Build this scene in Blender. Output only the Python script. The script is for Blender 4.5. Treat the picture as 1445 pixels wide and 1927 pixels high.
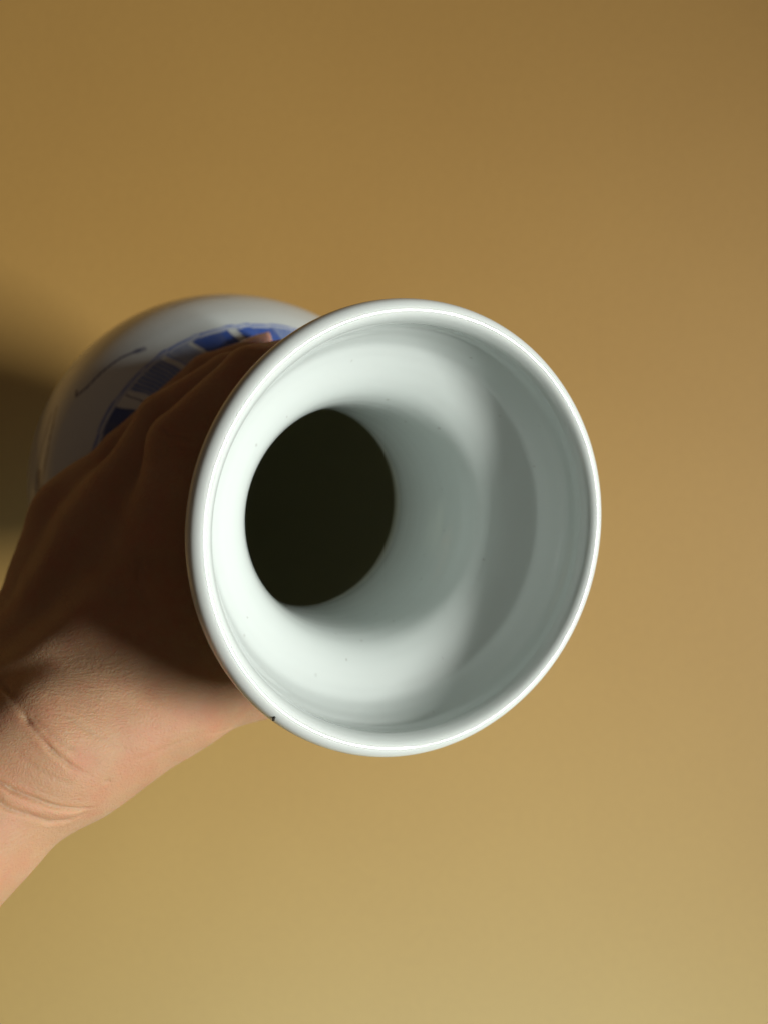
import bpy, bmesh, math, random
import numpy as np
from mathutils import Matrix, Vector

random.seed(3); np.random.seed(3)
for o in list(bpy.data.objects):
    bpy.data.objects.remove(o)
scene = bpy.context.scene
col = scene.collection

# Working frame: centimetres seen from the eye (x right, y up, z away).
EYE = 1.40                       # eye height above the floor, metres
def W(p):
    p = np.asarray(p, float)
    return np.stack([p[..., 0] / 100, p[..., 2] / 100, p[..., 1] / 100 + EYE], -1)
F, CX, CY = 1400.0, 722.5, 963.5
def P(px, py, z):
    return np.array([(px - CX) / F * z, (CY - py) / F * z, z])

# ------------------------------------------------------------------ camera
cam = bpy.data.cameras.new('camera')
cam_o = bpy.data.objects.new('camera', cam); col.objects.link(cam_o)
cam.sensor_fit = 'VERTICAL'; cam.sensor_height = 36.0; cam.sensor_width = 27.0
cam.lens = F / 1927.0 * 36.0
cam.clip_start = 0.005; cam.clip_end = 50
cam_o.location = (0, 0, EYE); cam_o.rotation_euler = (math.radians(90), 0, 0)
cam.dof.use_dof = True
cam.dof.focus_distance = 0.131
cam.dof.aperture_fstop = cam.lens / 1.8
scene.camera = cam_o

# ------------------------------------------------------------------ light
world = bpy.data.worlds.new('World'); scene.world = world
world.use_nodes = True
bg = world.node_tree.nodes['Background']
bg.inputs[0].default_value = (1.0, 0.66, 0.48, 1); bg.inputs[1].default_value = 0.055

def area(name, pos, target, sx, sy, watts, colr, spread=180):
    l = bpy.data.lights.new(name, 'AREA'); l.shape = 'RECTANGLE'
    l.size = sx; l.size_y = sy; l.energy = watts; l.color = colr
    l.spread = math.radians(spread)
    o = bpy.data.objects.new(name, l); col.objects.link(o)
    a, b = Vector(W(pos)), Vector(W(target))
    o.location = a
    o.rotation_euler = (b - a).to_track_quat('-Z', 'Y').to_euler()
    return o
area('window_light', (121.5, -19, -70), (-62, -6, 34), 0.12, 0.46, 4.7, (1.0, 0.975, 0.93), 64)
area('low_fill', (18, -130, -70), (8, -64, 40), 0.7, 0.5, 2.6, (0.44, 0.75, 1.0), 33)  # added cool fill lamp from below, lifts and greys the lower wall

scene.view_settings.view_transform = 'Standard'
scene.view_settings.look = 'None'
scene.view_settings.exposure = 0.0
scene.view_settings.gamma = 1.0
scene.cycles.use_denoising = True
scene.cycles.denoiser = 'OPENIMAGEDENOISE'
scene.cycles.denoising_input_passes = 'RGB_ALBEDO_NORMAL'
scene.cycles.denoising_prefilter = 'ACCURATE'

# ------------------------------------------------------------------ helpers
def tag(o, label=None, cat=None, kind=None):
    if label: o['label'] = label
    if cat: o['category'] = cat
    if kind: o['kind'] = kind
    return o

def new_mat(name):
    m = bpy.data.materials.new(name); m.use_nodes = True
    nt = m.node_tree
    return m, nt, nt.nodes['Principled BSDF']

def nd(nt, kind, **kw):
    n = nt.nodes.new(kind)
    for k, v in kw.items():
        if k in n.inputs: n.inputs[k].default_value = v
        else: setattr(n, k, v)
    return n

# ------------------------------------------------------------------ materials
def wall_material():
    m, nt, b = new_mat('ochre_paint')
    tc = nd(nt, 'ShaderNodeTexCoord')
    big = nd(nt, 'ShaderNodeTexNoise', Scale=7.0, Detail=3.0)
    fine = nd(nt, 'ShaderNodeTexNoise', Scale=230.0, Detail=5.0, Roughness=.6)
    nt.links.new(tc.outputs['Object'], big.inputs['Vector'])
    nt.links.new(tc.outputs['Object'], fine.inputs['Vector'])
    r = nd(nt, 'ShaderNodeValToRGB')
    r.color_ramp.elements[0].position = .3; r.color_ramp.elements[0].color = (.505, .297, .069, 1)
    r.color_ramp.elements[1].position = .7; r.color_ramp.elements[1].color = (.53, .316, .075, 1)
    nt.links.new(big.outputs[0], r.inputs[0])
    mx = nd(nt, 'ShaderNodeMix', data_type='RGBA', blend_type='OVERLAY')
    mx.inputs[0].default_value = .06
    nt.links.new(r.outputs[0], mx.inputs[6]); nt.links.new(fine.outputs[0], mx.inputs[7])
    nt.links.new(mx.outputs[2], b.inputs['Base Color'])
    b.inputs['Roughness'].default_value = .72
    b.inputs['Specular IOR Level'].default_value = .9
    bp = nd(nt, 'ShaderNodeBump', Strength=.35, Distance=.0004)
    nt.links.new(fine.outputs[0], bp.inputs['Height'])
    nt.links.new(bp.outputs[0], b.inputs['Normal'])
    return m

def porcelain_material():
    m, nt, b = new_mat('glazed_porcelain')
    at = nd(nt, 'ShaderNodeAttribute', attribute_name='glaze')
    nt.links.new(at.outputs['Color'], b.inputs['Base Color'])
    mr = nd(nt, 'ShaderNodeMapRange'); mr.inputs[3].default_value = .75; mr.inputs[4].default_value = .035
    nt.links.new(at.outputs['Alpha'], mr.inputs[0]); nt.links.new(mr.outputs[0], b.inputs['Roughness'])
    b.inputs['Subsurface Weight'].default_value = .25
    b.inputs['Subsurface Radius'].default_value = (1.0, .95, .9)
    b.inputs['Subsurface Scale'].default_value = .002
    b.inputs['IOR'].default_value = 1.5
    tc = nd(nt, 'ShaderNodeTexCoord')
    n1 = nd(nt, 'ShaderNodeTexNoise', Scale=130.0, Detail=2.0)
    nt.links.new(tc.outputs['Object'], n1.inputs['Vector'])
    bp = nd(nt, 'ShaderNodeBump', Strength=.06, Distance=.0006)
    nt.links.new(n1.outputs[0], bp.inputs['Height'])
    nt.links.new(bp.outputs[0], b.inputs['Normal'])
    return m

def skin_material():
    m, nt, b = new_mat('skin')
    tc = nd(nt, 'ShaderNodeTexCoord')
    blot = nd(nt, 'ShaderNodeTexNoise', Scale=55.0, Detail=4.0)
    nt.links.new(tc.outputs['Object'], blot.inputs['Vector'])
    r = nd(nt, 'ShaderNodeValToRGB')
    r.color_ramp.elements[0].position = .3; r.color_ramp.elements[0].color = (.40, .24, .135, 1)
    r.color_ramp.elements[1].position = .7; r.color_ramp.elements[1].color = (.475, .305, .18, 1)
    nt.links.new(blot.outputs[0], r.inputs[0])
    b.inputs['Roughness'].default_value = .6
    b.inputs['IOR'].default_value = 1.4
    b.inputs['Subsurface Weight'].default_value = .6
    b.inputs['Subsurface Radius'].default_value = (1.0, .30, .14)
    b.inputs['Subsurface Scale'].default_value = .005
    red = nd(nt, 'ShaderNodeTexNoise', Scale=140.0, Detail=5.0, Roughness=.65)
    nt.links.new(tc.outputs['Object'], red.inputs['Vector'])
    rr = nd(nt, 'ShaderNodeMapRange'); rr.inputs[1].default_value = .45; rr.inputs[2].default_value = .8; rr.inputs[4].default_value = .55
    nt.links.new(red.outputs[0], rr.inputs[0])
    mx = nd(nt, 'ShaderNodeMix', data_type='RGBA', blend_type='MIX')
    mx.inputs[7].default_value = (.45, .165, .105, 1)
    nt.links.new(rr.outputs[0], mx.inputs[0]); nt.links.new(r.outputs[0], mx.inputs[6])
    nt.links.new(mx.outputs[2], b.inputs['Base Color'])
    turn = nd(nt, 'ShaderNodeMapping'); turn.inputs['Rotation'].default_value = (0, math.radians(-12), 0)
    nt.links.new(tc.outputs['Object'], turn.inputs['Vector'])
    warp = nd(nt, 'ShaderNodeTexNoise', Scale=90.0, Detail=1.0)
    nt.links.new(tc.outputs['Object'], warp.inputs['Vector'])
    wv = nd(nt, 'ShaderNodeVectorMath', operation='MULTIPLY_ADD'); wv.inputs[1].default_value = (.006, .006, .006)
    nt.links.new(warp.outputs['Color'], wv.inputs[0]); nt.links.new(turn.outputs[0], wv.inputs[2])
    mp = nd(nt, 'ShaderNodeMapping'); mp.inputs['Scale'].default_value = (.16, .6, 1.0)
    nt.links.new(wv.outputs[0], mp.inputs['Vector'])
    lines = nd(nt, 'ShaderNodeTexNoise', Scale=2500.0, Detail=3.0, Roughness=.6)
    nt.links.new(mp.outputs[0], lines.inputs['Vector'])
    mask = nd(nt, 'ShaderNodeTexNoise', Scale=60.0, Detail=2.0)
    nt.links.new(tc.outputs['Object'], mask.inputs['Vector'])
    mk = nd(nt, 'ShaderNodeMapRange'); mk.inputs[1].default_value = .35; mk.inputs[2].default_value = .65; mk.inputs[3].default_value = .5
    nt.links.new(mask.outputs[0], mk.inputs[0])
    lm = nd(nt, 'ShaderNodeMath', operation='MULTIPLY')
    nt.links.new(lines.outputs[0], lm.inputs[0]); nt.links.new(mk.outputs[0], lm.inputs[1])
    cells = nd(nt, 'ShaderNodeTexVoronoi', feature='DISTANCE_TO_EDGE', Scale=1500.0)
    nt.links.new(wv.outputs[0], cells.inputs['Vector'])
    ad = nd(nt, 'ShaderNodeMath', operation='MULTIPLY_ADD')
    ad.inputs[1].default_value = .5
    nt.links.new(cells.outputs[0], ad.inputs[0]); nt.links.new(lm.outputs[0], ad.inputs[2])
    bp = nd(nt, 'ShaderNodeBump', Strength=.55, Distance=.0004)
    nt.links.new(ad.outputs[0], bp.inputs['Height'])
    nt.links.new(bp.outputs[0], b.inputs['Normal'])
    return m

def nail_material():
    m, nt, b = new_mat('nail')
    b.inputs['Base Color'].default_value = (.62, .36, .29, 1)
    b.inputs['Roughness'].default_value = .25
    b.inputs['Subsurface Weight'].default_value = .3
    b.inputs['Subsurface Scale'].default_value = .002
    return m

M_WALL, M_PORC, M_SKIN, M_NAIL = wall_material(), porcelain_material(), skin_material(), nail_material()

# ------------------------------------------------------------------ wall
def build_wall():
    zw = 40.0
    bm = bmesh.new()
    c = W((0, 0, zw + 5))
    bmesh.ops.create_cube(bm, size=1.0, matrix=Matrix.Translation(Vector((0, c[1], EYE - .1))) @ Matrix.Diagonal((3.4, .1, 2.6, 1)))
    me = bpy.data.meshes.new('wall'); bm.to_mesh(me); bm.free()
    me.materials.append(M_WALL)
    o = bpy.data.objects.new('wall', me); col.objects.link(o)
    tag(o, 'plain matt ochre painted wall filling the background behind the vase', 'wall', 'structure')
build_wall()

# ------------------------------------------------------------------ vase
AX = np.array([-.432, .085, 0.0]); AX[2] = math.sqrt(1 - AX @ AX)       # mouth -> foot
E1 = np.array([1.0, 0, 0]) - AX[0] * AX; E1 /= np.linalg.norm(E1)
E2 = np.array([0, 1.0, 0]) - AX[1] * AX - E1[1] * E1; E2 /= np.linalg.norm(E2)
MOUTH = np.array([.755, -.39, 13.42])
LEN = 21.56

OUT = [(21.56, 3.3), (21.4, 3.53), (20.9, 3.62), (20.3, 3.72), (19.1, 4.25), (17.1, 5.5), (15.1, 6.25), (13.0, 6.45), (11.35, 6.15),
       (10.2, 5.57), (9.25, 4.8), (8.45, 4.05), (7.7, 3.45), (6.8, 3.05), (5.6, 2.84), (4.6, 2.85), (3.9, 2.95), (3.2, 3.17), (2.5, 3.45), (1.9, 3.68), (1.2, 3.92),
       (.75, 4.07), (.45, 4.17), (.26, 4.2), (.1, 4.14), (.015, 4.04), (0, 3.96), (.04, 3.88), (.16, 3.81), (.30, 3.77)]
INN = [(.30, 3.77), (.40, 3.785), (.55, 3.80), (.75, 3.79), (.95, 3.73), (1.2, 3.645), (1.45, 3.53), (1.64, 3.38), (1.87, 3.16), (2.14, 2.91), (2.46, 2.69), (2.9, 2.53), (3.4, 2.45), (4.0, 2.42), (4.6, 2.42), (5.3, 2.45), (6.0, 2.53), (6.8, 2.75), (7.4, 3.05), (8.0, 3.45), (9.1, 4.25), (10.2, 5.1), (11.5, 5.7), (13.0, 6.05), (15.1, 5.85), (17.1, 5.05), (19.1, 3.7), (20.0, 2.8), (20.3, 1.5), (20.4, .01)]

def spline(pts, step):
    """centripetal Catmull-Rom through pts, resampled about every step cm"""
    pts = np.array(pts, float)
    e = np.vstack([2 * pts[0] - pts[1], pts, 2 * pts[-1] - pts[-2]])
    out = []
    for i in range(1, len(e) - 2):
        p0, p1, p2, p3 = e[i - 1:i + 3]
        t0 = 0; t1 = t0 + np.linalg.norm(p1 - p0) ** .5; t2 = t1 + np.linalg.norm(p2 - p1) ** .5; t3 = t2 + np.linalg.norm(p3 - p2) ** .5
        n = max(4, int(np.linalg.norm(p2 - p1) / step))
        for t in np.linspace(t1, t2, n, endpoint=False):
            a1 = (t1 - t) / (t1 - t0) * p0 + (t - t0) / (t1 - t0) * p1
            a2 = (t2 - t) / (t2 - t1) * p1 + (t - t1) / (t2 - t1) * p2
            a3 = (t3 - t) / (t3 - t2) * p2 + (t - t2) / (t3 - t2) * p3
            b1 = (t2 - t) / (t2 - t0) * a1 + (t - t0) / (t2 - t0) * a2
            b2 = (t3 - t) / (t3 - t1) * a2 + (t - t1) / (t3 - t1) * a3
            out.append((t2 - t) / (t2 - t1) * b1 + (t - t1) / (t2 - t1) * b2)
    out.append(pts[-1])
    return np.array(out)

outer = spline(OUT, .05); inner = spline(INN, .03)
_k = (inner[:, 0] > .5) & (inner[:, 0] < 7) & (inner[:, 1] > 2)
inner[_k, 1] += (.0013 * np.sin(inner[_k, 0] * 15) * np.sin(inner[_k, 0] * 4.1 + 1))      # faint throwing rings
prof = np.vstack([outer, inner[1:]])
n_out = len(outer)
tang = np.gradient(prof, axis=0); tang /= np.linalg.norm(tang, axis=1)[:, None]
# travelling foot -> lip on the outside: L falls, normal points to larger rho
nrm2 = np.stack([tang[:, 1], -tang[:, 0]], 1)          # (L, rho)

vase = bpy.data.objects.new('vase', None); col.objects.link(vase)
vase.empty_display_size = .05
def wdir(v): return Vector((v[0], v[2], v[1]))
rot = Matrix((wdir(E1), wdir(E2), wdir(-AX))).transposed()
vase.matrix_world = Matrix.Translation(Vector(W(MOUTH + LEN * AX))) @ rot.to_4x4()
tag(vase, 'white porcelain vase with blue painted shoulder band, held by its neck, mouth facing forward', 'vase')

GLAZE = np.array([.625, .695, .675])
COBALT = np.array([.014, .068, .33]); WASH = np.array([.19, .27, .46]); INK = np.array([.05, .06, .16])

def vnoise(x, seed):
    g = np.random.RandomState(seed).rand(4096)
    i = np.floor(x).astype(int); f = x - i; f = f * f * (3 - 2 * f)
    return g[i % 4096] * (1 - f) + g[(i + 1) % 4096] * f
def vnoise2(x, y, seed):
    g = np.random.RandomState(seed).rand(256, 256)
    i = np.floor(x).astype(int); j = np.floor(y).astype(int); f = x - i; h = y - j
    f = f * f * (3 - 2 * f); h = h * h * (3 - 2 * h)
    a = g[i % 256, j % 256] * (1 - f) + g[(i + 1) % 256, j % 256] * f
    b = g[i % 256, (j + 1) % 256] * (1 - f) + g[(i + 1) % 256, (j + 1) % 256] * f
    return a * (1 - h) + b * h
def sstep(a, b, x):
    t = np.clip((x - a) / (b - a), 0, 1); return t * t * (3 - 2 * t)

# panels of the shoulder band: (from, to, kind) in degrees round the axis
PANELS = [(62, 73, 'solid'), (73, 77, 'white'), (77, 88.5, 'hatch'), (88.5, 90, 'white'), (90, 101, 'solid'), (101, 105.5, 'white'), (105.5, 116.5, 'solid'),
          (116.5, 119.5, 'white'), (119.5, 126, 'wash'), (126, 129.5, 'white'), (129.5, 142, 'hatch'), (142, 150, 'white'), (150, 163, 'navy'),
          (163, 168, 'white'), (168, 181, 'hatch'), (181, 186, 'white')]
B0, B1 = 7.5, 9.55                # band, L range

def mix(c, colr, a):
    return c * (1 - a[..., None]) + colr * a[..., None]

def paint(L, th):
    """glaze colour with the cobalt brushwork for height L (cm from the lip) and angle th (deg)"""
    c = np.broadcast_to(GLAZE, L.shape + (3,)).copy()
    wob = (vnoise(th * .35, 5) - .5) * .05
    # double ring above and below the band
    for l0, w, a in ((B1 - .04, .03, .85), (B1 - .12, .018, .6), (B0 + .05, .04, .8), (.72, .10, .6), (1.1, .03, .6)):
        c = mix(c, COBALT * 1.6, a * (1 - sstep(w * .6, w * 1.5, np.abs(L + wob - l0))) * (.65 + .35 * vnoise(th * .5, 9)))
    inb = sstep(B0 + .1, B0 + .16, L) * (1 - sstep(B1 - .17, B1 - .13, L + wob))
    t = np.mod(th, 360)
    slant = (L - 8.8) * -4.0
    tt = t + 3 + slant + (vnoise(L * 4 + 3, 4) - .5) * 1.2
    for a0, a1, k in [(a + s - .7, b + s + .7, k) for s in (0, 126, 252, -126) for a, b, k in PANELS if s == 0 or True]:
        if (a0 < 55 or a0 > 187) and 62 <= np.mod((a0 + a1) / 2, 360) <= 186: continue
        if k == 'white': continue
        u = np.clip(np.abs(tt - (a0 + a1) / 2) / ((a1 - a0) / 2), 0, 1.2)
        leaf = 1 - sstep(B1 - .17, B1 - .12, L + wob)
        m = leaf * sstep(a0 - .35, a0 + .35, tt) * (1 - sstep(a1 - .35, a1 + .35, tt)) * inb
        if k == 'hatch':
            c = mix(c, WASH, m * (.75 + .2 * vnoise2(t * .6, L * 3, 8)))
            ln = np.abs(np.mod(tt * .62 + L * .9 + vnoise(L * 3, 2) * .3, 1) - .5) * 2
            c = mix(c, COBALT * 1.5, m * (1 - sstep(.12, .34, ln)) * .8)
        elif k == 'wash':
            c = mix(c, np.array([.30, .38, .54]), m * (.8 + .2 * vnoise2(t, L * 4, 3)))
            c = mix(c, COBALT * 2, m * (1 - sstep(.0, .5, np.abs(tt - a1 + .3))) * .5)
        else:
            b = COBALT * (.5 if k == 'navy' else 1.0)
            v = vnoise2(t * .55, L * 2.4, 6)
            c = mix(c, b + np.array([.03, .05, .13]) * (v[..., None] * 1.0), m * (.86 + .14 * v))
            c = mix(c, COBALT * .6, m * (1 - sstep(.15, .7, np.minimum(np.abs(tt - a0), np.abs(tt - a1)))) * .6)
    c = mix(c, INK, inb * (1 - sstep(.12, .4, np.abs(tt - 146 + (L - 8.8) * 2.5))) * .8)
    # sparse outline drawing on the belly
    def stroke(pts, w, colr, a):
        nonlocal c
        pts = np.array(pts, float)
        d = np.full(L.shape, 99.0); wl = np.zeros(L.shape)
        r = 6.0
        for p, q in zip(pts[:-1], pts[1:]):
            ax, ay = (q[0] - p[0]) * r * math.pi / 180, (q[1] - p[1])
            bx, by = (th - p[0]) * r * math.pi / 180, L - p[1]
            s = np.clip((bx * ax + by * ay) / (ax * ax + ay * ay + 1e-9), 0, 1)
            dd = np.hypot(bx - s * ax, by - s * ay)
            d = np.minimum(d, dd)
        c = mix(c, colr, a * (1 - sstep(w * .5, w * 1.3, d)))
    stroke([(130, 10.0), (135, 10.25), (141, 10.41), (147, 10.53), (150.5, 10.73), (149, 10.85)], .045, INK, .85)
    stroke([(129, 9.96), (131, 10.06)], .09, INK, .6)
    stroke([(155, 11.42), (160, 11.18), (167, 11.06), (175, 11.1), (183, 11.22)], .04, INK, .85)
    stroke([(157, 11.58), (163, 11.46), (171, 11.5), (181, 11.66)], .05, INK, .55)
    stroke([(173, 11.38), (177, 11.34), (181, 11.42), (184, 11.5)], .16, np.array([.07, .05, .16]), .75)
    stroke([(97, 11.1), (105, 11.34), (113, 11.18)], .05, INK, .6)
    stroke([(202, 11.02), (211, 10.77), (221, 11.1), (227, 11.5)], .05, INK, .8)
    stroke([(17, 11.18), (29, 10.77), (41, 11.1), (37, 11.58), (25, 11.75)], .05, INK, .8)
    return c

_r = np.random.RandomState(21)
SPECKS = [(_r.uniform(.6, 4.4), _r.uniform(0, 360), _r.uniform(.02, .045), _r.uniform(.12, .42)) for _ in range(46)]

def lathe(name, i0, i1, nseg, cap=False, painted=True, extra=None):
    """one ring-shaped piece of the vase: rows i0..i1 of the profile (plus a second run of rows)"""
    runs = [(i0, i1)] + ([extra] if extra else [])
    V, N, C, A, faces = [], [], [], [], []
    th = np.linspace(0, 2 * math.pi, nseg, endpoint=False)
    base = 0
    wob = 1 + .0022 * np.sin(2 * th + 1.1) + .0012 * np.sin(3 * th + .3) + .0006 * np.sin(7 * th)
    for a, b in runs:
        L = prof[a:b + 1, 0]; R = prof[a:b + 1, 1]; n2 = nrm2[a:b + 1]
        ct, st = np.cos(th)[None], np.sin(th)[None]
        v = np.stack([R[:, None] * ct * wob, R[:, None] * st * wob, np.broadcast_to((LEN - L)[:, None], (len(L), nseg))], -1) / 100
        n = np.stack([n2[:, 1:2] * ct, n2[:, 1:2] * st, np.broadcast_to(-n2[:, 0:1], (len(L), nseg))], -1)
        LL = np.broadcast_to(L[:, None], (len(L), nseg)); TT = np.broadcast_to(np.degrees(th)[None], LL.shape)
        c = paint(LL, TT) if a < n_out and b < n_out else None
        if c is None: c = np.broadcast_to(GLAZE, LL.shape + (3,)).copy()
        if b >= n_out and a < n_out:      # the lip: brushwork on the outside rows only
            r = n_out - a - 40
            c[:r] = paint(LL[:r], TT[:r])
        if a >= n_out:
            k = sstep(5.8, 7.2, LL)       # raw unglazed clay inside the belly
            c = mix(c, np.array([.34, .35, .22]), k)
        if a >= n_out or b >= n_out:      # pinholes and specks in the glaze of the mouth
            for sl, sa, sr, sd in SPECKS:
                d = np.hypot(LL - sl, (np.mod(TT - sa + 180, 360) - 180) * math.pi / 180 * R[:, None])
                c = mix(c, np.array([.12, .10, .07]), sd * (1 - sstep(sr * .4, sr, d)) * (np.arange(a, b + 1) >= n_out)[:, None])
        A.append((np.where(LL > 5.8, 1 - sstep(5.8, 6.6, LL), 1.0) if a >= n_out else np.ones(LL.shape)).reshape(-1, 1))
        V.append(v.reshape(-1, 3)); N.append(n.reshape(-1, 3)); C.append(c.reshape(-1, 3))
        r = np.arange(len(L) - 1)[:, None] * nseg; s = np.arange(nseg)[None]; s2 = (s + 1) % nseg
        q = np.stack([r + s, r + s2, r + nseg + s2, r + nseg + s], -1).reshape(-1, 4) + base
        faces.append(q); base += len(L) * nseg
    V = np.vstack(V); N = np.vstack(N); C = np.vstack(C); faces = np.vstack(faces)
    me = bpy.data.meshes.new(name)
    me.vertices.add(len(V)); me.vertices.foreach_set('co', V.ravel())
    me.loops.add(faces.size); me.loops.foreach_set('vertex_index', faces.ravel())
    me.polygons.add(len(faces)); me.polygons.foreach_set('loop_start', np.arange(0, faces.size, 4))
    me.polygons.foreach_set('loop_total', np.full(len(faces), 4)); me.update(calc_edges=True)
    me.polygons.foreach_set('use_smooth', np.ones(len(faces), bool))
    at = me.attributes.new('glaze', 'FLOAT_COLOR', 'POINT')
    at.data.foreach_set('color', np.hstack([C, np.vstack(A)]).ravel())
    me.normals_split_custom_set_from_vertices(N)
    me.materials.append(M_PORC)
    o = bpy.data.objects.new(name, me); col.objects.link(o); o.parent = vase
    return o

def oi(L):  return int(np.argmin(np.abs(outer[:, 0] - L)))
def ii(L):  return n_out + int(np.argmin(np.abs(inner[1:, 0] - L)))
k_foot, k_band1, k_band0, k_neck = oi(20.3), oi(B1), oi(B0), oi(1.3)
in_m, in_n = ii(3.6), ii(7.0)
lathe('mouth', k_neck, in_m, 1000)
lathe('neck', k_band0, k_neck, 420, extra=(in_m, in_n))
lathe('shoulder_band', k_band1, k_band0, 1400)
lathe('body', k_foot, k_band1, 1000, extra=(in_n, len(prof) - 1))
lathe('foot_ring', 0, k_foot, 220)

# small dark fleck stuck on the lip
def fleck():
    bm = bmesh.new()
    bmesh.ops.create_icosphere(bm, subdivisions=2, radius=1.0)
    for v in bm.verts:
        v.co *= 1 + .25 * math.sin(7 * v.co.x + 3) * math.cos(5 * v.co.y)
        v.co = Vector((v.co.x * .00025, v.co.y * .00055, v.co.z * .0003))
    a = math.radians(226.3)
    for v in bm.verts:
        v.co = Matrix.Rotation(a - math.pi / 2 + .35, 3, 'Z') @ v.co + Vector((4.13 * math.cos(a), 4.13 * math.sin(a), LEN - .07)) / 100
    me = bpy.data.meshes.new('fleck'); bm.to_mesh(me); bm.free()
    m, nt, b = new_mat('dark_speck'); b.inputs['Base Color'].default_value = (.02, .02, .015, 1); b.inputs['Roughness'].default_value = .65
    me.materials.append(m)
    o = bpy.data.objects.new('fleck', me); col.objects.link(o); o.parent = vase
    o['label'] = 'tiny dark fleck on the lip'
fleck()

# ------------------------------------------------------------------ hand
LO = np.array([-17.6, -14.2, 6.2]); HI = np.array([5.0, 6.5, 23.5]); VOX = .063
dim = np.ceil((HI - LO) / VOX).astype(int)
gx, gy, gz = [LO[i] + VOX * np.arange(dim[i]) for i in range(3)]
FIELD = np.full(dim, 2.0, np.float32)

def smin(a, b, k):
    h = np.clip(.5 + .5 * (b - a) / k, 0, 1)
    return b * (1 - h) + a * h - k * h * (1 - h)

def capsule(a, b, ra, rb, k=.3, flat=None):
    """tapered round cone from a to b melted into the hand (k: width of the melt); flat = (direction, factor) squeezes it"""
    a = np.asarray(a, float); b = np.asarray(b, float)
    pad = max(ra, rb) + 1.2 + k
    lo = np.maximum(((np.minimum(a, b) - pad - LO) / VOX).astype(int), 0)
    hi = np.minimum(((np.maximum(a, b) + pad - LO) / VOX).astype(int) + 1, dim)
    if (hi <= lo).any(): return
    sl = tuple(slice(lo[i], hi[i]) for i in range(3))
    X = gx[sl[0]][:, None, None].astype(np.float32); Y = gy[sl[1]][None, :, None].astype(np.float32); Z = gz[sl[2]][None, None].astype(np.float32)
    d = b - a; L2 = float(d @ d)
    px, py, pz = X - a[0], Y - a[1], Z - a[2]
    t = np.clip((px * d[0] + py * d[1] + pz * d[2]) / L2, 0, 1)
    qx, qy, qz = px - t * d[0], py - t * d[1], pz - t * d[2]
    if flat is not None:
        f, s = flat; f = np.asarray(f, float) / np.linalg.norm(f)
        dt = qx * f[0] + qy * f[1] + qz * f[2]
        d2 = qx * qx + qy * qy + qz * qz + dt * dt * (1 / s ** 2 - 1)
    else:
        d2 = qx * qx + qy * qy + qz * qz
    v = np.sqrt(np.maximum(d2, 1e-9)) - (ra + (rb - ra) * t)
    FIELD[sl] = smin(FIELD[sl], v.astype(np.float32), k)

def chain(pts, k, kk=.12):
    for (p, r), (q, s) in zip(pts[:-1], pts[1:]):
        capsule(p, q, r, s, k)
        k = kk

J = {}
WRIST = P(15, 1318, 15.6)
# forearm and wrist: thumb-side bone near, little-finger side deeper
for q in ([(-440, 1930, 11.6, 1.7), (-100, 1562, 14.0, 1.45), (96, 1414, 14.9, 1.4)],
          [(-490, 1860, 13.2, 1.8), (-150, 1500, 15.5, 1.5), (42, 1358, 16.2, 1.4)],
          [(-550, 1800, 15.4, 1.9), (-200, 1435, 17.6, 1.6), (0, 1296, 18.3, 1.5)]):
    for (x0, y0, z0, r0), (x1, y1, z1, r1) in zip(q[:-1], q[1:]):
        capsule(P(x0, y0, z0), P(x1, y1, z1), r0, r1, 1.0)
# the forearm runs on towards the viewer, out of the frame
for a, b, r0, r1 in ((P(-440, 1930, 11.6), (-11.9, -11.4, 8.6), 1.7, 1.9), (P(-490, 1860, 13.2), (-13.2, -11.2, 10.2), 1.8, 2.0), (P(-550, 1800, 15.4), (-14.9, -10.8, 12.2), 1.9, 2.1)):
    capsule(a, np.array(b), r0, r1, 1.0)
# palm: one column per metacarpal, running from the wrist to each knuckle
MCP = {'index': (P(312, 1080, 17.0), .98), 'middle': (P(205, 1010, 18.0), 1.0), 'ring': (P(150, 975, 19.3), .98), 'pinky': (P(126, 1002, 20.3), .82)}
for nm, (w, rw) in {'index': (P(95, 1345, 16.3), 1.3), 'middle': (P(56, 1302, 17.8), 1.35), 'ring': (P(60, 1260, 19.2), 1.3), 'pinky': (P(76, 1222, 20.2), 1.2)}.items():
    m, rm = MCP[nm]
    capsule(w, m, rw, rm, .9)
MC = {'index': P(95, 1345, 16.3), 'middle': P(56, 1302, 17.8), 'ring': P(60, 1260, 19.2), 'pinky': P(76, 1222, 20.2)}
for t_ in (.3, .6, .82):
    cs = [MC[n] * (1 - t_) + MCP[n][0] * t_ for n in MC]
    for p, q in zip(cs[:-1], cs[1:]):
        capsule(p, q, 1.1 - .18 * t_, 1.1 - .22 * t_, .5)
# the flesh that bridges neighbouring knuckles
for (a, ra), (b, rb) in zip(list(MCP.values())[:-1], list(MCP.values())[1:]):
    capsule(a, b, ra * .92, rb * .92, .5)
# thumb: ball of the thumb, then two joints under the lip
capsule(P(96, 1414, 14.9), P(150, 1400, 15.2), 1.4, 1.35, .5)
THUMB = [(P(150, 1400, 15.2), 1.35), (P(345, 1318, 15.9), 1.0), (P(470, 1276, 17.1), .9), (P(610, 1272, 18.0), .85), (P(720, 1245, 18.5), .68)]
chain(THUMB[:3], .6, .35); chain(THUMB[2:], .3, .2)
for a, b, r in ((P(208, 1375, 15.4), P(160, 1265, 16.5), 1.15), (P(267, 1351, 15.6), P(225, 1186, 16.7), 1.05), (P(316, 1330, 15.9), P(280, 1120, 16.9), .92)):
    capsule(a, b, r * .95, r, .5)
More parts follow.
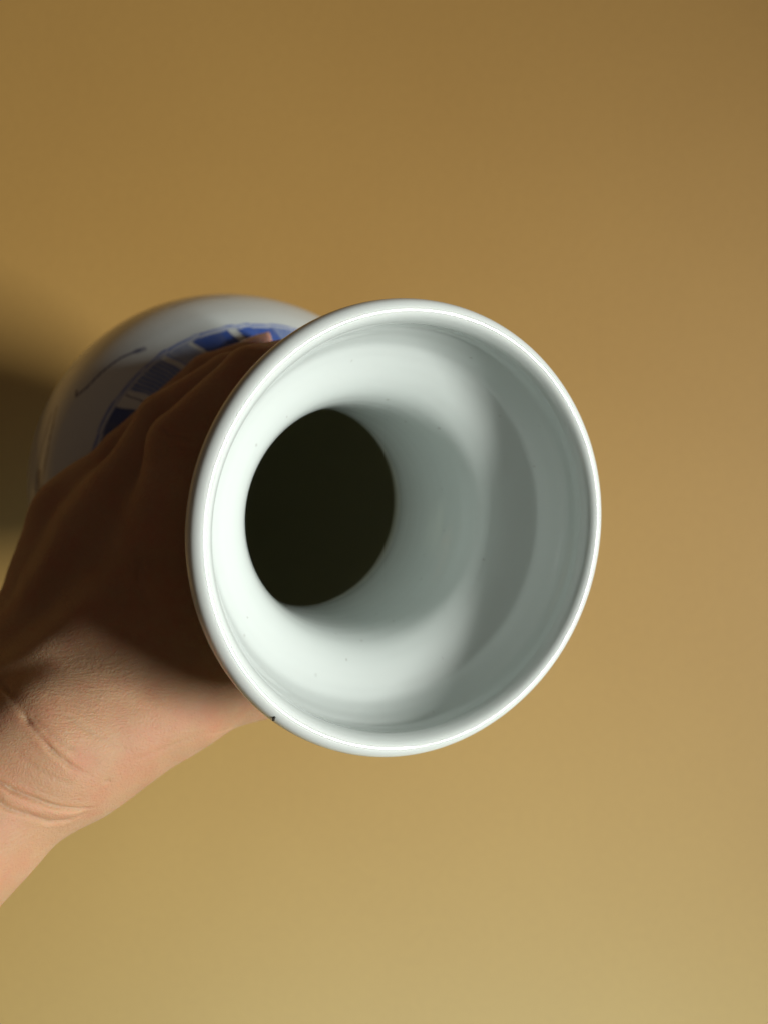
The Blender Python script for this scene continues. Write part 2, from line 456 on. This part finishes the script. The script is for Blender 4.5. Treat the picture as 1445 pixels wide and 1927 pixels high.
# web of skin between thumb and forefinger
capsule(P(335, 1260, 16.6), P(322, 1120, 16.9), .9, .95, .5)
FINGERS = {
    'index':  [MCP['index'], (P(350, 842, 17.0), .86), (P(480, 712, 17.4), .76), (P(640, 668, 17.8), .62)],
    'middle': [MCP['middle'], (P(322, 802, 18.2), .84), (P(440, 722, 18.5), .76), (P(570, 690, 18.7), .62)],
    'ring':   [MCP['ring'], (P(248, 862, 19.6), .82), (P(400, 716, 20.0), .72), (P(490, 674, 20.3), .58)],
    'pinky':  [MCP['pinky'], (P(182, 908, 20.6), .68), (P(240, 838, 21.0), .62), (P(290, 798, 21.0), .52)],
}
WEB = []
for nm, f in FINGERS.items():
    (p, r), (q, t) = f[:2]
    m_ = p * .55 + q * .45; WEB.append(p * .7 + q * .3)
    chain([(p, r), (m_, r * .45 + t * .55)], .5); chain([(m_, r * .45 + t * .55)] + f[1:], .2, .10)

for p, q in zip(WEB[:-1], WEB[1:]):
    capsule(p, q, .78, .75, .5)

def surface_nets(D, lo, vox):
    s = D < 0
    nx, ny, nz = D.shape
    c = np.zeros((nx - 1, ny - 1, nz - 1), np.uint8)
    for i in (0, 1):
        for j in (0, 1):
            for k in (0, 1):
                c += s[i:nx - 1 + i, j:ny - 1 + j, k:nz - 1 + k]
    act = (c > 0) & (c < 8)
    idx = np.argwhere(act)
    ids = np.full(act.shape, -1, np.int64); ids[act] = np.arange(len(idx))
    acc = np.zeros((len(idx), 3)); cnt = np.zeros(len(idx))
    corners = [(i, j, k) for i in (0, 1) for j in (0, 1) for k in (0, 1)]
    val = {q: D[idx[:, 0] + q[0], idx[:, 1] + q[1], idx[:, 2] + q[2]] for q in corners}
    for a in corners:
        for ax in range(3):
            if a[ax]: continue
            b = list(a); b[ax] = 1; b = tuple(b)
            va, vb = val[a], val[b]
            m = (va < 0) != (vb < 0)
            t = np.where(m, va / np.where(va == vb, 1, va - vb), 0)
            p = np.tile(np.array(a, float), (len(idx), 1)); p[:, ax] += t
            acc[m] += p[m]; cnt[m] += 1
    V = (idx + acc / cnt[:, None]) * vox + lo
    quads = []
    for ax in range(3):
        u, v = (ax + 1) % 3, (ax + 2) % 3
        sh = [slice(None)] * 3; sh2 = [slice(None)] * 3
        sh[ax] = slice(0, -1); sh2[ax] = slice(1, None)
        ch = s[tuple(sh)] != s[tuple(sh2)]
        e = np.argwhere(ch)
        ok = (e[:, u] > 0) & (e[:, v] > 0) & (e[:, u] < D.shape[u] - 1) & (e[:, v] < D.shape[v] - 1)
        e = e[ok]
        q = []
        for du, dv in ((-1, -1), (0, -1), (0, 0), (-1, 0)):
            f = e.copy(); f[:, u] += du; f[:, v] += dv
            q.append(ids[f[:, 0], f[:, 1], f[:, 2]])
        q = np.stack(q, 1)
        ins = s[e[:, 0], e[:, 1], e[:, 2]]
        q[~ins] = q[~ins][:, ::-1]
        quads.append(q)
    return V, np.vstack(quads)

HV, HQ = surface_nets(FIELD, LO, VOX)
HQ = HQ[:, ::-1]                         # the working frame is left-handed, the world is not
def make_mesh(name, V, Q):
    me = bpy.data.meshes.new(name)
    me.vertices.add(len(V)); me.vertices.foreach_set('co', V.astype(np.float32).ravel())
    me.loops.add(Q.size); me.loops.foreach_set('vertex_index', Q.astype(np.int32).ravel())
    me.polygons.add(len(Q)); me.polygons.foreach_set('loop_start', np.arange(0, Q.size, 4))
    me.polygons.foreach_set('loop_total', np.full(len(Q), 4)); me.update(calc_edges=True)
    me.polygons.foreach_set('use_smooth', np.ones(len(Q), bool))
    return me
ORG = W(WRIST)
me = make_mesh('hand', W(HV) - ORG, HQ)
hand = bpy.data.objects.new('hand', me); hand.location = ORG; col.objects.link(hand)
# one subdivision, then the folds are pressed into the denser skin
md = hand.modifiers.new('s', 'SUBSURF'); md.levels = 1; md.render_levels = 1
dg = bpy.context.evaluated_depsgraph_get()
me2 = bpy.data.meshes.new_from_object(hand.evaluated_get(dg)); me2.name = 'hand'
hand.modifiers.clear(); hand.data = me2; bpy.data.meshes.remove(me)
nv = len(me2.vertices)
co = np.empty(nv * 3, np.float32); me2.vertices.foreach_get('co', co); co = co.reshape(-1, 3).astype(float)
no = np.empty(nv * 3, np.float32); me2.vertices.foreach_get('normal', no); no = no.reshape(-1, 3)
wp = co + ORG
cm = np.stack([wp[:, 0] * 100, (wp[:, 2] - EYE) * 100, wp[:, 1] * 100], 1)      # back to the working frame
sx = CX + F * cm[:, 0] / cm[:, 2]; sy = CY - F * cm[:, 1] / cm[:, 2]
def on_skin(px, py):
    d = np.hypot(sx - px, sy - py); m = d < 7
    if not m.any(): m = d < d.min() + 5
    k = np.where(m)[0]
    return cm[k[np.argmin(cm[k, 2])]]
disp = np.zeros(nv)
def fold(pts, depth, w, bulge=.5, taper=True):
    """a skin fold along pts: a groove of given depth and half width (cm), its lips swollen a little"""
    pts = np.array([on_skin(*p) for p in pts])
    seg = np.linalg.norm(np.diff(pts, axis=0), axis=1); cum = np.concatenate([[0], np.cumsum(seg)])
    best = np.full(nv, 99.0); s_at = np.zeros(nv)
    for i, (p, q) in enumerate(zip(pts[:-1], pts[1:])):
        d = q - p; t = np.clip((cm - p) @ d / (d @ d), 0, 1)
        dist = np.linalg.norm(cm - p - t[:, None] * d, axis=1)
        m = dist < best; best[m] = dist[m]; s_at[m] = (cum[i] + t[m] * seg[i]) / cum[-1]
    e = np.clip(np.sin(np.pi * np.clip(s_at, .02, .98)) * 2.2, 0, 1) if taper else 1.0
    disp[:] += e * (-depth * np.exp(-(best / w) ** 2) + depth * bulge * np.exp(-((best - 2.4 * w) / (1.5 * w)) ** 2))
fold([(-20, 1255), (10, 1292), (50, 1345), (100, 1405), (140, 1438), (178, 1462)], .05, .04, .15)
fold([(-10, 1262), (20, 1300), (50, 1340), (80, 1375)], .035, .13, .1)
fold([(60, 1342), (90, 1366), (125, 1395), (158, 1412)], .02, .04, .15)
fold([(85, 1300), (115, 1330), (150, 1358), (190, 1385)], .012, .06, .2)
fold([(-40, 1432), (-10, 1458), (30, 1484), (70, 1506), (110, 1522), (150, 1529), (185, 1524)], .06, .036, .1)
fold([(-40, 1470), (-10, 1492), (20, 1518), (60, 1538), (100, 1550), (140, 1546), (175, 1528)], .04, .04, .1)
fold([(-20, 1452), (20, 1498), (70, 1522), (120, 1538), (165, 1530)], -.03, .09, 0)
fold([(300, 802), (322, 812), (350, 820), (375, 834)], .022, .045, .3)
fold([(310, 850), (335, 846), (360, 852)], .015, .04, .3)
fold([(200, 1474), (208, 1474), (216, 1473)], .025, .035, .0)
fold([(20, 1400), (60, 1432), (105, 1462), (150, 1484)], .012, .05, .2)
fold([(120, 1330), (165, 1365), (215, 1398), (260, 1415)], .010, .05, .2)
fold([(240, 1440), (300, 1420), (360, 1395), (420, 1365)], .010, .05, .2)
fold([(262, 1040), (256, 1080), (268, 1120), (290, 1150)], .03, .10, .3)
fold([(395, 1385), (430, 1378), (448, 1368)], .015, .03, .2)
me2.vertices.foreach_set('co', (co + no * disp[:, None] / 100).astype(np.float32).ravel())
me2.polygons.foreach_set('use_smooth', np.ones(len(me2.polygons), bool))
me2.update()
me2.materials.clear(); me2.materials.append(M_SKIN)
tag(hand, 'bare hand and creased wrist, fingers closed round the neck of the vase', 'hand')

# fingernails
def nail(tip, prev, r, out):
    """curved plate on the outer side of a fingertip"""
    tip = np.asarray(tip); ax = tip - np.asarray(prev); ax /= np.linalg.norm(ax)
    up = np.asarray(out, float); up -= (up @ ax) * ax; up /= np.linalg.norm(up)
    side = np.cross(ax, up)
    bm = bmesh.new(); rows = []
    for i in range(9):
        u = i / 8
        row = []
        for j in range(9):
            v = j / 8 * 2 - 1
            wdt = .95 - .12 * (u < .12)
            a = v * wdt
            rr = r * 1.035 + .012 * (1 - v * v)
            p = tip + ax * (-r * .55 + 1.45 * r * u - .16 * r * v * v * (1 if u > .5 else -1)) + rr * (up * math.cos(a) * (1 - .28 * max(0, u - .45) ** 1.4) + side * math.sin(a) * .95)
            row.append(p)
        rows.append(row)
    vs = [[bm.verts.new(W(p) - ORG) for p in row] for row in rows]
    lo = [[bm.verts.new(W(p - up * .05) - ORG) for p in row] for row in rows]
    for i in range(8):
        for j in range(8):
            bm.faces.new((vs[i][j], vs[i + 1][j], vs[i + 1][j + 1], vs[i][j + 1]))
            bm.faces.new((lo[i][j], lo[i][j + 1], lo[i + 1][j + 1], lo[i + 1][j]))
    for i in range(8):
        for A, B in (((i, 0), (i + 1, 0)), ((i + 1, 8), (i, 8)), ((0, i + 1), (0, i)), ((8, i), (8, i + 1))):
            bm.faces.new((vs[A[0]][A[1]], lo[A[0]][A[1]], lo[B[0]][B[1]], vs[B[0]][B[1]]))
    bmesh.ops.recalc_face_normals(bm, faces=bm.faces)
    me = bpy.data.meshes.new('fingernail'); bm.to_mesh(me); bm.free()
    me.polygons.foreach_set('use_smooth', np.ones(len(me.polygons), bool))
    me.materials.append(M_NAIL)
    o = bpy.data.objects.new('fingernail', me); col.objects.link(o); o.parent = hand
for nm, f in FINGERS.items():
    (tp, r), (pv, _) = f[-1], f[-2]
    Lp = (tp - MOUTH) @ AX
    nail(tp, pv, r, tp - (MOUTH + Lp * AX))
(tp, r), (pv, _) = THUMB[-1], THUMB[-2]
nail(tp, pv, r, tp - (MOUTH + ((tp - MOUTH) @ AX) * AX))
print('hand verts', nv)
